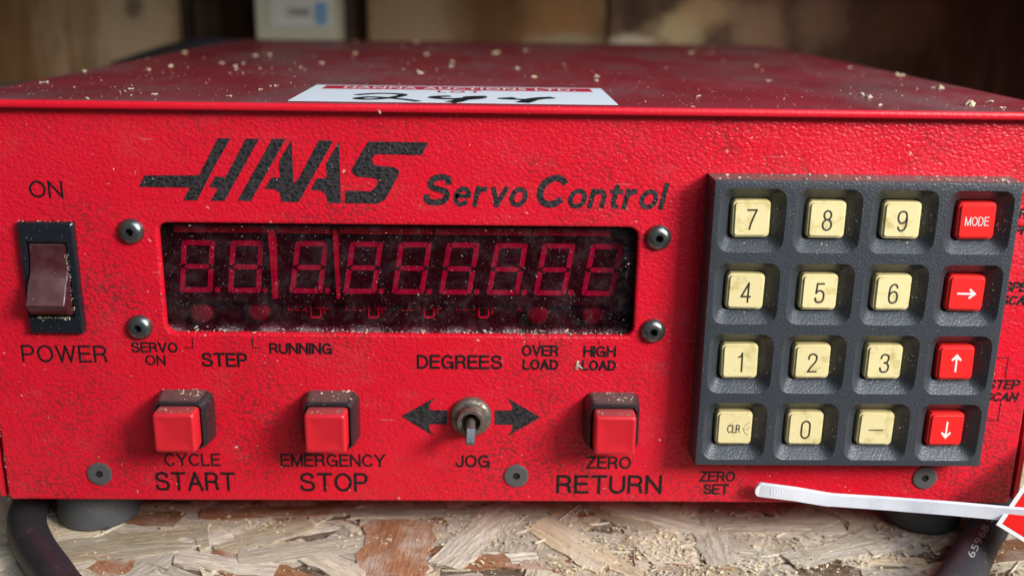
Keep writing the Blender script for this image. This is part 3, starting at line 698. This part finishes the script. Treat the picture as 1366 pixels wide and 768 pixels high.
# --- jog toggle
JX, JZ = -70.0, -56.6
def ringy(prof, n=36, cx=JX, cz=JZ): return [[(cx+r_*math.cos(2*math.pi*k/n), y, cz+r_*math.sin(2*math.pi*k/n)) for k in range(n)] for r_, y in prof]
T = MB().loops(ringy([(5.6,.05),(5.6,-1.2),(5.3,-1.9),(4.6,-2.3),(3.9,-2.4),(3.85,-4.6),(3.55,-5.0),(2.7,-5.0),(2.5,-4.7),(2.4,-1.5)]), False, True).build('jog_toggle', M['nickel'], U, auto=40)
sh = [Vector((JX, -1.8, JZ)), Vector((JX,-5,JZ-.6)), Vector((JX,-8.0,JZ-1.6)), Vector((JX, -9.2, JZ-2.0))]
tube(sh, [1.25,1.3,1.45,1.5], 16).build('lever_stem', M['nickel'], T, smooth=True)
c0, c1 = P(628.5, 571, 1, -9.2), P(627, 593, 1, -12.0)
dv = (Vector(c1)-Vector(c0)); ex = Vector((1,0,0)); nn = ex.cross(dv.normalized())
mb = MB(); ls = []
for (t_, hw, th) in ((0,.95,.6),(.06,1.25,.85),(.9,1.2,.8),(1.0,.95,.55)):
    c = Vector(c0)+dv*t_; ls.append([c+ex*hw*a+nn*th*b for a, b in ((-1,-.7),(-.8,-1),(.8,-1),(1,-.7),(1,.7),(.8,1),(-.8,1),(-1,.7))])
mb.loops(ls, True, True).build('lever_tip', M['steel'], T, auto=30)

# --- keypad
K0 = 19.05; KX, KZ, KY = 0.15, 0.2, -8.2
mb = MB(); nside = 8
def sqloop(cx, cz, h, y):
    p = []
    for (sx, sz, dx, dz) in ((1,0,0,1),): pass
    n = nside*4
    for k in range(n):
        side, t = divmod(k, nside); t = -1+2*t/nside
        q = [(h, t*h), (-t*h, h), (-h, -t*h), (t*h, -h)][side]; p.append((cx+q[0], y, cz+q[1]))
    return p
def rloop(cx, cz, w, h, r_, y, dz=0):
    """rounded rect sampled by direction to match sqloop"""
    out = []
    for (qx, _, qz) in sqloop(0, 0, 1, 0):
        lo_, hi_ = 0, 2*max(w, h)
        for _ in range(26):
            mid = (lo_+hi_)/2; ax, az = abs(qx*mid), abs(qz*mid)
            dx, dz_ = max(ax-(w/2-r_), 0), max(az-(h/2-r_), 0)
            inside = (ax <= w/2 and az <= h/2) and (dx*dx+dz_*dz_ <= r_*r_ or dx == 0 or dz_ == 0)
            if inside: lo_ = mid
            else: hi_ = mid
        out.append((cx+qx*lo_, y, cz+dz+qz*lo_))
    return out
for r_ in range(4):
    for c in range(4):
        cx, cz = KX+c*K0, KZ-r_*K0
        ls = [sqloop(cx, cz, K0/2, KY), rloop(cx, cz, 16.7, 16.3, 3.0, KY, -.15), rloop(cx, cz, 16.3, 15.9, 2.8, KY+.2, -.15), rloop(cx, cz, 15.9, 15.5, 2.4, KY+.45, -.1), rloop(cx, cz, 10.7, 10.6, 1.1, KY+3.3), rloop(cx, cz, 10.35, 10.25, 1.1, KY+3.5), rloop(cx, cz, 10.2, 10.1, 1.1, KY+3.9), rloop(cx, cz, 10.2, 10.1, 1.1, KY+4.4), rloop(cx, cz, 11.0, 10.8, 1.5, -.2)]
        mb.loops(ls, False, True)
ex0, ex1, ez0, ez1 = KX-K0/2, KX+3.5*K0, KZ-3.5*K0, KZ+K0/2
def rim(off, y):
    p = []
    n = 32
    for k in range(n): p.append((ex0-off+(ex1-ex0+2*off)*k/n, y, ez1+off))
    for k in range(n): p.append((ex1+off, y, ez1+off-(ez1-ez0+2*off)*k/n))
    for k in range(n): p.append((ex1+off-(ex1-ex0+2*off)*k/n, y, ez0-off))
    for k in range(n): p.append((ex0-off, y, ez0-off+(ez1-ez0+2*off)*k/n))
    return p
mb.loops([rim(0, KY), rim(.32, KY+.06), rim(.5, KY+.3), rim(.62, KY+3), rim(.75, -.02)], False, False)
KP = mb.build('keypad', M['bezel'], U, auto=38, weld=True)

def make_key(legend, red, cx, cz):
    mb = MB(); f = -.0
    mb.loops([rr(9.8,9.7,1.3,0,0,5,6.2), rr(9.75,9.65,1.3,0,0,5,1.6), rr(9.6,9.5,1.2,0,0,5,.75), rr(9.3,9.2,1.05,0,0,5,.55), rr(8.65,8.55,.8,0,0,5,.50), rr(8.35,8.25,.65,0,0,5,.06), rr(8.2,8.1,.6,0,0,5,.0)], False, True)
    y = -.04
    if legend in '0123456789':
        w_ = 1.35 if legend == '1' else 2.65
        x_off = .1
        letters(mb, legend, x_off-w_/2, x_off+w_/2, -2.85, 2.55, .46, y, mi=1)
    elif legend == 'MODE': letters(mb, legend, -3.0, 3.0, -1.15, 1.15, .22, y, mi=1)
    elif legend == 'CLR':
        letters(mb, legend, -1.9, 1.5, -1.2, 1.2, .26, y, mi=1)
        mf = lambda a, b: (a, y, b)
        for l in ([(4.0,2.0),(2.9,1.0),(2.3,-.1),(2.9,-1.2),(3.8,-1.9)], [(2.4,-.1),(3.5,-.2),(3.9,.6)]): ribbon(mb, l, .10, mf, 1)
    elif legend == '-': mb.poly([(-1.9,-.32),(1.9,-.32),(1.9,.0),(-1.9,.0)], y, 0, 1)
    else:
        a = {'right': 0, 'up': 90, 'down': -90}[legend]; t = .25
        pts = [(-2.4,-t),(1.2,-t),(.55,-1.05),(.95,-1.4),(2.6,0),(.95,1.4),(.55,1.05),(1.2,t),(-2.4,t)]
        ca, sa = math.cos(R(a)), math.sin(R(a)); mb.poly([(x*ca-z*sa, x*sa+z*ca) for x, z in pts], y, 0, 1)
    return mb.build('key', [M['redkey'] if red else M['cream'], M['white'] if red else M['legend']], KP, rot=(R(random.uniform(-1.6,1.6)), R(random.uniform(-1.2,1.2)), R(random.uniform(-1.6,1.6))), loc=(cx+.28, -6.5, cz-.12), auto=27)
rows = [('7','8','9','MODE'), ('4','5','6','right'), ('1','2','3','up'), ('CLR','0','-','down')]
names = {'MODE': 'red key printed MODE', 'right': 'red key with a white right arrow', 'up': 'red key with a white up arrow', 'down': 'red key with a white down arrow', 'CLR': 'cream key printed CLR', '-': 'cream key with a minus sign'}
for i, rw in enumerate(rows):
    for j, s_ in enumerate(rw):
        k = make_key(s_, j == 3, KX+j*K0, KZ-i*K0)
        k['label'] = names.get(s_, 'cream key printed ' + s_)

# --- printing on the panel
YI = -.07
def at(px, py): p = P(px, py, 1, 0); return (p.x, p.z)
def logo_pts(l): return [at(180+x/3.4125, 160+y/3.4125) for x, y in l]
LOGO = [
 [(378,83),(436,84),(360,216),(283,367),(221,364),(250,308),(18,304),(45,252),(292,252)],
 [(506,85),(566,86),(408,368),(346,367),(378,312),(338,304),(366,256),(412,262)],
 [(625,86),(687,86),(528,369),(468,367)],
 [(714,92),(655,188),(662,262),(622,262),(590,312),(640,316),(660,332),(668,371),(745,373),(903,96),(838,92),(745,268),(722,290)],
 [(930,97),(870,200),(874,265),(828,266),(800,318),(850,322),(868,336),(880,376),(938,378)],
 [(1062,98),(1336,102),(1305,160),(1100,156),(1080,172),(1082,195),(1097,208),(1180,215),(1203,230),(1200,252),(1140,362),(1105,381),(958,378),(958,322),(1075,325),(1108,290),(1105,272),(1090,265),(1010,258),(990,243),(988,222)],
]
mb = MB()
for l in LOGO: mb.poly(logo_pts(l), YI-.02, -.01)
mb.build('printed_logo', M['ink'], U)
def word(s, bx, wd, mat_='ink_small', name='printed_word', **k):
    a, b = P(bx[0], (bx[1]+bx[3])/2), P(bx[2], (bx[1]+bx[3])/2); zt_, zb_ = P((bx[0]+bx[2])/2, bx[1]).z, P((bx[0]+bx[2])/2, bx[3]).z
    mb = MB(); letters(mb, s, a.x, b.x, zb_, zt_, wd*1.13, YI, **k); return mb.build(name, M[mat_], U)
for (s, bx, wd) in (('ON',(39,241,84,264),.50),('POWER',(29,460,143,483),.52),('SERVO',(175,456,237,470),.46),('ON',(194,473,221,487),.42),('STEP',(269,470,330,489),.60),
    ('RUNNING',(359,457,443,472),.52),('DEGREES',(556,473,670,492),.60),('OVER',(696,460,745,475),.54),('LOAD',(697,479,745,493),.54),('HIGH',(778,461,822,476),.54),('LOAD',(776,480,822,494),.54),
    ('CYCLE',(219,604,294,621),.50),('START',(207,629,314,654),.70),('EMERGENCY',(374,605,514,622),.52),('STOP',(400,630,491,655),.72),('JOG',(608,606,653,623),.55),
    ('ZERO',(782,608,842,625),.55),('RETURN',(742,633,883,658),.76),('ZERO',(933,628,981,642),.50),('SET',(938,645,972,659),.52),
    ('STEP',(1317,506,1361,519),.50),('SCAN',(1313,523,1359,535),.50),('SPEED',(1339,376,1392,389),.50),('SCAN',(1335,394,1380,407),.50),
    ('R',(1359,278,1370,291),.5),('PR',(1353,301,1372,313),.5)):
    word(s, bx, wd, shear=.18 if bx[0] > 1300 else 0)
word('S', (565,232,603,274), 1.42, 'ink', shear=.22); word('ervo', (605,249,704,276), 1.05, 'ink', shear=.20, hmax=.70, gap=.34)
word('C', (716,233,758,277), 1.50, 'ink', shear=.20); word('ontrol', (758,243,892,279), 1.06, 'ink', shear=.20, gap=.30)
def lines(name, segs, wd):
    mb = MB()
    for l in segs:
        pts = [at(*q) for q in l]
        for (a, b) in zip(pts[:-1], pts[1:]):
            xa, xb = sorted((a[0], b[0])); za, zb = sorted((a[1], b[1]))
            if xb-xa > zb-za: zc = (za+zb)/2; mb.box((xa-wd/2, YI, zc-wd/2), (xb+wd/2, -.01, zc+wd/2))
            else: xc = (xa+xb)/2; mb.box((xc-wd/2, YI-.01, za), (xc+wd/2, -.012, zb))
    return mb.build(name, M['ink_small'], U)
lines('printed_line', [[(247,464),(257,464),(257,450)]], .22); lines('printed_line', [[(346,464),(337,464),(337,450)]], .22)
lines('printed_line', [[(720,455),(720,460)]], .22); lines('printed_line', [[(799,455),(799,460)]], .22)
lines('printed_line', [[(1320,477),(1344,477),(1342,504)],[(1335,537),(1331,561),(1310,560)]], .25)
for s_ in (-1, 1):
    # hook-backed arrows either side of the toggle (outline measured on the right one, mirrored)
    a = [(660,547),(683,547),(683.5,540),(676,530),(721,556),(677,581.5),(683.5,573),(683.5,566),(660,566)]
    pts = []
    for q in a:
        x, z = at(*q); pts.append((JX + s_*(x-JX), z))
    MB().poly(pts if s_ == 1 else pts[::-1], YI-.02, -.01).build('printed_arrow', M['ink'], U)

# ================================================================== LOT STICKER on the lid
ZS = ZL+.10
def tp(px, py): p = P(px, py, 2, ZS+.05); return Vector((p.x, p.y))
st = thing('lot_sticker', (-74, 22, ZL), 'white auction lot sticker with red banner and handwritten 244 on the lid edge', 'sticker')
SX0, SX1, SY0, SY1 = -115.8, -33.4, 1.6, tp(618, 115.5).y
MB().box((SX0, SY0, ZL+.02), (SX1, SY1, ZS)).build('paper', [M['paper']], st)
yb0, yb1 = SY0+(SY1-SY0)*.735, SY0+(SY1-SY0)*.955
mb = MB().box((SX0+3.2, yb0, ZS+.01), (SX1-3.4, yb1, ZS+.04)); mb.build('banner', M['banner'], st)
mb = MB(); text_into(mb, 'HANNA AUCTIONS LTD.', SX0+9, SX1-8, yb0+1.8, yb1-1.8, mapf=lambda a, b: (a, b, ZS+.07), weight=.012, space=1.1); mb.build('banner_lettering', M['edge'], st)
mb = MB(); text_into(mb, 'LOT', -80, -68, yb0-7, yb0-1.6, mapf=lambda a, b: (a, b, ZS+.05), weight=.02, space=1.3); mb.build('lot_lettering', M['banner'], st)
mb = MB(); mf = lambda a, b: (a, b, ZS+.08)
z3 = lambda X, Y: tuple(tp(430+X/6.505, 100+Y/6.505)); z4 = lambda X, Y: tuple(tp(620+X/6.505, 100+Y/6.505))
def hand(pts, w0): 
    s = [Vector((q.x, q.y)) for q in spline([Vector((*p, 0)) for p in pts], 7)]
    global _zi; _zi += .012; zz = ZS+.06+_zi
    ribbon(mb, s, w0, lambda a, b: (a, b, zz))
_zi = 0
hand([z3(290,173), z3(480,161), z3(640,164), z3(700,175), z3(610,195), z3(480,208), z3(370,211), z3(305,203), z3(400,192), z3(520,195)], 2.6)
hand([z3(520,195), z3(640,206), z3(740,216), z3(838,230)], 2.2)
hand([z3(1110,185), z3(1010,188), z3(965,196), z3(1060,207), z3(1180,207), z3(1300,197), z4(30,193), z4(110,189), z4(190,188)], 3.0)
hand([z4(150,196), z3(1330,204), z3(1230,212), z3(1170,228), z3(1110,238)], 3.6)
hand([z4(430,199), z4(370,203), z4(320,205), z4(400,210), z4(520,215), z4(570,214)], 2.4)
hand([z4(770,199), z4(670,203), z4(590,213), z4(545,228), z4(500,241)], 3.8)
mb.build('handwritten_number', M['marker'], st)

# ================================================================== CABLES, STRAP, TAG
def on(px, py, z): return tuple(P(px, py, 2, z))
r_c = 5.2
pts = [(-232, 120, -93), (-212, 60, -93), (-202.5, 28, -93)] + [on(36,690,-93), on(43,722,-93), on(66,758,-93), on(104,800,-93)]
e = Vector(pts[-1]); pts += [tuple(e+Vector((22,-9,0))), tuple(e+Vector((60,-20,0)))]
o = tube(spline(pts, 9), r_c, 22).build('power_cable', M['cable'], smooth=True)
tag(o, 'thick black cable curling out beside the left rubber foot', 'cable', 'black cables beside the red unit')
c1 = on(1283,766,-92.6); c2 = on(1306,722,-92.6); c3 = on(1326,684,-92.6)
pts = [tuple(Vector(c1)+Vector((-38,-30,-0.0))), tuple(Vector(c1)+Vector((-15,-16,0))), c1, c2, c3, (101, 44, -92.6), (112, 90, -92.6), (118,150,-92.6)]
sp_ = spline(pts, 9)
RC = thing('marked_cable', c1, 'thick black cable with white printed digits under the right corner', 'cable', 'black cables beside the red unit')
tube(sp_, 5.4, 22).build('cable_jacket', M['cable'], RC, smooth=True)
# digits wrapped on the cable, reading up along it
def cable_text(s, c0, c1_, r_, ang0, hgt):
    c0, c1_ = Vector(c0), Vector(c1_); t = (c1_-c0).normalized(); side = t.cross(Vector((0,0,1))).normalized(); up = side.cross(t)
    L = (c1_-c0).length; mb = MB()
    def mp(a, b):
        th = ang0 + b/r_; return c0 + t*a + (side*(-math.sin(th))*1 + up*math.cos(th))*(r_+.05)
    text_into(mb, s, 0, L, -hgt/2, hgt/2, mapf=mp, weight=.004, space=1.05); return mb
ca, cb = Vector(c1)+(Vector(c2)-Vector(c1))*.05, Vector(c1)+(Vector(c2)-Vector(c1))*1.02
cable_text('65968', ca, cb, 5.4, R(-12), 1.8).build('cable_print', M['grey_ink'], RC)
ca2, cb2 = Vector(c2)+(Vector(c3)-Vector(c2))*.18, Vector(c2)+(Vector(c3)-Vector(c2))*.5
cable_text('= =', ca2, cb2, 5.4, R(-14), 1.4).build('cable_print', M['grey_ink'], RC)

# strap: flat nylon strip in front of the panel's lower right
ctr = [(1008,652.5,-3.6),(1014,653.2,-3.7),(1060,659,-4.4),(1104,666.5,-5.4),(1112,667,-5.6),(1180,671.5,-8),(1270,678.5,-12),(1330,684,-15.5),(1400,690,-20),(1470,697,-25)]
wid = [4.3, 4.3, 4.2, 4.1, 3.9, 4.0, 4.1, 4.1, 4.1, 4.1]
mb = MB(); ls = []
for (px, py, y), w_ in [(c_, w2) for c_, w2 in zip(ctr, wid)]:
    if px == 1008:
        c = P(px+4, py+.5, 1, y); u = Vector((.11, 0, .99))
        for k in range(5):
            t_ = R(90-90*k/5*.999); hh = 2.1*math.cos(t_)+.15; cc = c + Vector((.75-1.7*math.sin(t_), 0, 0))
            ls.append([cc+u*a*hh+Vector((0,1,0))*b for a, b in ((-1,.15),(-.86,-.35),(.86,-.35),(1,.15),(1,.5),(-1,.5))])
        continue
    c = P(px, py, 1, y); tdir = Vector((.99, -.05, -.13)); u = Vector((.11, 0, .99)); nrm = Vector((0, 1, 0))
    h_ = w_/2; ls.append([c+u*a*h_+nrm*b for a, b in ((-1,.15),(-.86,-.35),(.86,-.35),(1,.15),(1,.5),(-1,.5))])
mb.loops(ls, True, True)
nsp = thing('nylon_strap', tuple(P(1104,666.5,1,-5.4)), 'white nylon strap sticking out across the lower right panel edge', 'strap')
mb.build('strap_band', M['strap'], nsp, auto=30)
mb = MB()
for k in range(9):
    c = P(1029+3.6*k, 656+.43*k, 1, -4.28-.04*k); mb.box((c.x-.14, c.y-.10, c.z-.95), (c.x+.14, c.y+.12, c.z+.95))
mb.build('grip_ridges', M['strap'], nsp)
# tag card
c = P(1328.5, 700, 1, -17.5)
u = Vector((1, .62, 1.02)).normalized(); v = Vector((1, -.9, -.40)); v = (v - u*v.dot(u)).normalized(); nn = u.cross(v).normalized()
if nn.y > 0: nn = -nn
tg = thing('red_tag', tuple(c), 'red card tag with white border at the lower right corner', 'tag')
def quad(a, b, d, e_, off, th): return [c+u*a+v*b+nn*off, c+u*d+v*b+nn*off, c+u*d+v*e_+nn*off, c+u*a+v*e_+nn*off]
mb = MB(); mb.loops([quad(0,0,46,26,0,0), quad(0,0,46,26,.5,0)], True, True); mb.build('card', M['tagwhite'], tg)
mb = MB(); mb.loops([quad(1.1,1.1,44.9,24.9,.51,0), quad(1.1,1.1,44.9,24.9,.56,0)], True, True); mb.build('red_print', M['tagred'], tg)

# ================================================================== SAWDUST AND CRUMBS
rg = random.Random(5); sp = []
clusters = [(rg.gauss(20,50), rg.uniform(-15,26)) for _ in range(70)] + [(rg.uniform(-190,-20), rg.uniform(-15,25)) for _ in range(22)] + [(rg.gauss(-12,18), rg.uniform(-16,10)) for _ in range(26)]
for (cx, cy) in clusters:
    s_ = rg.uniform(2, 8); k = int(rg.uniform(12, 60))
    for _ in range(k):
        x, y = rg.gauss(cx, s_), rg.gauss(cy, s_*.6)
        if not (-230 < x < 120 and -34 < y < 60): continue
        sp.append((x, y, -97.75+rg.uniform(0,.25), rg.choice((.2,.3,.35,.45,.5,.7,1.1)), (0,0,1)))
for _ in range(4200): sp.append((rg.uniform(-225,115), rg.uniform(-30,50), -97.75+rg.uniform(0,.35), rg.choice((.15,.2,.3,.45,.6)), (0,0,1)))
chips('sawdust', sp, [M['chip'], M['chip'], M['dust']], 'scattered pale sawdust crumbs over the strand board shelf', elong=1.8)
V = []; F = []; I = []
for _ in range(260):
    x, y, a, l, wd_ = rg.uniform(-225,115), rg.uniform(-30,50), rg.gauss(.15,.7), rg.uniform(2,11), rg.uniform(.12,.45)
    t = Vector((math.cos(a), math.sin(a), rg.uniform(-.02,.05))); nn_ = Vector((-t.y, t.x, 0)); c0_ = Vector((x, y, -97.75+rg.uniform(-.1,.2))); b = len(V)
    for k in range(4):
        c_ = c0_+t*l*(k/3-.5)+nn_*rg.uniform(-.25,.25); h_ = wd_*(.35 if k in (0,3) else 1)
        V += [tuple(c_-nn_*h_-Vector((0,0,.3))), tuple(c_+Vector((0,0,.28))), tuple(c_+nn_*h_-Vector((0,0,.3)))]
    m_ = rg.choice((0,0,1,2,3))
    for k in range(3):
        q = b+3*k; F += [(q,q+1,q+4,q+3),(q+1,q+2,q+5,q+4)]; I += [m_]*2
o = link('wood_splinters', V, F, [M['strand1'], M['strand2'], M['strand3'], M['strand4']], None, None, I); tag(o, 'thin wood splinters lying along the strand board shelf', 'splinters', kind='stuff')
# on the lid: measured big flecks + random fine ones
sp = []
for (px, py, s_) in ((555,97,2.4),(604,83,2.4),(600,88,2),(688,91,2.2),(702,68,2.4),(657,71,2.2),(664,70,2.2),(569,73,2),(556,56,2.4),(795,102,2.2),(797,108,1.8),(713,103,1.5),(473,71,1.6),(341,74,2),(360,73,2),
        (325,84,1.5),(314,88,1.6),(200,92,1.6),(226,88,1.5),(246,70,2.2),(294,84,1.6),(313,92,1.4),(111,95,1.6),(56,110,1.8),(172,118,1.4),(205,126,1.3),(115,131,1.2),(304,128,1.2),(348,119,1),(365,114,1.1),(1203,100,2.6),(1254,117,2),
        (1294,139,3),(1318,136,1.6),(1336,143,1.2),(1175,140,1.2),(931,128,1),(922,71,2.4),(1026,107,1.4),(1132,90,1.6),(1009,88,1.4),(430,84,1.6),(400,90,1.4),(1158,127,1.8),(1163,130,1.6),(924,142,.9)):
    p = P(px, py, 2, ZL+.3)
    if p.y < 300:
        for _ in range(3): sp.append((p.x+rg.gauss(0,.6), p.y+rg.gauss(0,.8), ZL+.25, s_*rg.uniform(.5,.9), (0,0,1)))
for _ in range(170):
    y = 300*rg.random()**2; x = rg.uniform(XA+3, XB-3) if rg.random() < .6 else rg.choice((rg.gauss(-150,25), rg.gauss(50,18)))
    if XA+2 < x < XB-2 and not (SX0-1 < x < SX1+1 and -1 < y < SY1+1): sp.append((x, y, ZL+.08, rg.uniform(.15,.5)*(1+y/250), (0,0,1)))
for _ in range(900):
    x, y = rg.uniform(XA+3, XB-3), 170*rg.random()**1.3
    if not (SX0-1 < x < SX1+1 and y < SY1+1): sp.append((x, y, ZL+.05, rg.uniform(.10,.26), (0,0,1)))
for _ in range(5): sp.append((P(507+rg.uniform(-2,2),153).x, -2.9, 25.3+rg.uniform(-.4,.3), .7, (0,-1,0)))
chips('lid_sawdust', sp, [M['chip'], M['chip'], M['dust']], 'pale wood crumbs and dust lying on the red lid', elong=1.6)
# crumbs caught on ledges of the front
sp = []
for _ in range(170): sp.append((rg.uniform(WX0+1, WX1-1), rg.uniform(.5,2.0), WZ0+.15+abs(rg.gauss(0,.5)), rg.uniform(.15,.55), (0,-.3,1)))
for _ in range(70): sp.append((rg.uniform(ex0, ex1), rg.uniform(-7.8,-.5), ez1+.7, rg.uniform(.2,.8), (0,0,1)))
for x in (-146.7, -107.7, -32.0):
    for _ in range(30):
        yy = -5.4*rg.random(); sp.append((x+rg.choice((rg.uniform(-6,6), rg.gauss(1.5,1.8))), yy, -49.45-.115*abs(yy), rg.choice((.12,.18,.25,.4,.7)), (0,-.1,1)))
    for _ in range(10): sp.append((x+rg.uniform(-4.5,4.5), rg.uniform(-10.5,-7.3), -51.6, rg.uniform(.15,.4), (0,0,1)))
for _ in range(60): sp.append((rg.uniform(-182.5,-174), -2.05, -28.7-abs(rg.gauss(0,.35)), rg.uniform(.15,.4), (0,-1,0)))
for _ in range(50): sp.append((-173.2+rg.gauss(0,.3), -2.05, rg.uniform(-28,-12), rg.uniform(.12,.35), (0,-1,0)))
for _ in range(16): sp.append((rg.uniform(-185,-171), rg.uniform(-1.8,-.2), -3.5, rg.uniform(.15,.4), (0,0,1)))
for _ in range(260): sp.append((rg.uniform(XL+2, XR-2), -.1, rg.uniform(ZB+2, ZT-4), rg.uniform(.12,.30), (0,-1,0)))
for _ in range(150): sp.append((rg.uniform(ex0, ex1), KY+4.4+rg.uniform(-1.6,0), 0, 0, 0)) if False else None
for r_ in range(4):
    for c_ in range(4):
        for _ in range(rg.randrange(6,20)):
            u_ = rg.uniform(5.5,7.9); sp.append((KX+c_*K0+u_, KY+.45+(7.95-u_)*1.09, KZ-r_*K0+rg.gauss(0,3), rg.choice((.08,.12,.18,.3)), (-.7,-.7,0)))
        for _ in range(rg.randrange(2,7)):
            u_ = rg.uniform(5.5,7.7); sp.append((KX+c_*K0+rg.gauss(0,3), KY+.45+(7.75-u_)*1.09, KZ-r_*K0-u_, rg.choice((.08,.12,.2,.3)), (0,-.7,.7)))
for _ in range(40): sp.append((XL+abs(rg.gauss(.1,.35)), -.05, rg.uniform(ZB, ZB+50), rg.uniform(.12,.35), (-.5,-1,0)))
for (px, py) in ((770,487),(774,489)): p = P(px, py, 1, -.2); sp.append((p.x, -.2, p.z, 1.1, (0,-1,0)))
chips('panel_sawdust', sp, [M['chip'], M['dust'], M['dust']], 'fine dust and wood crumbs caught on the red front panel', elong=2.6)
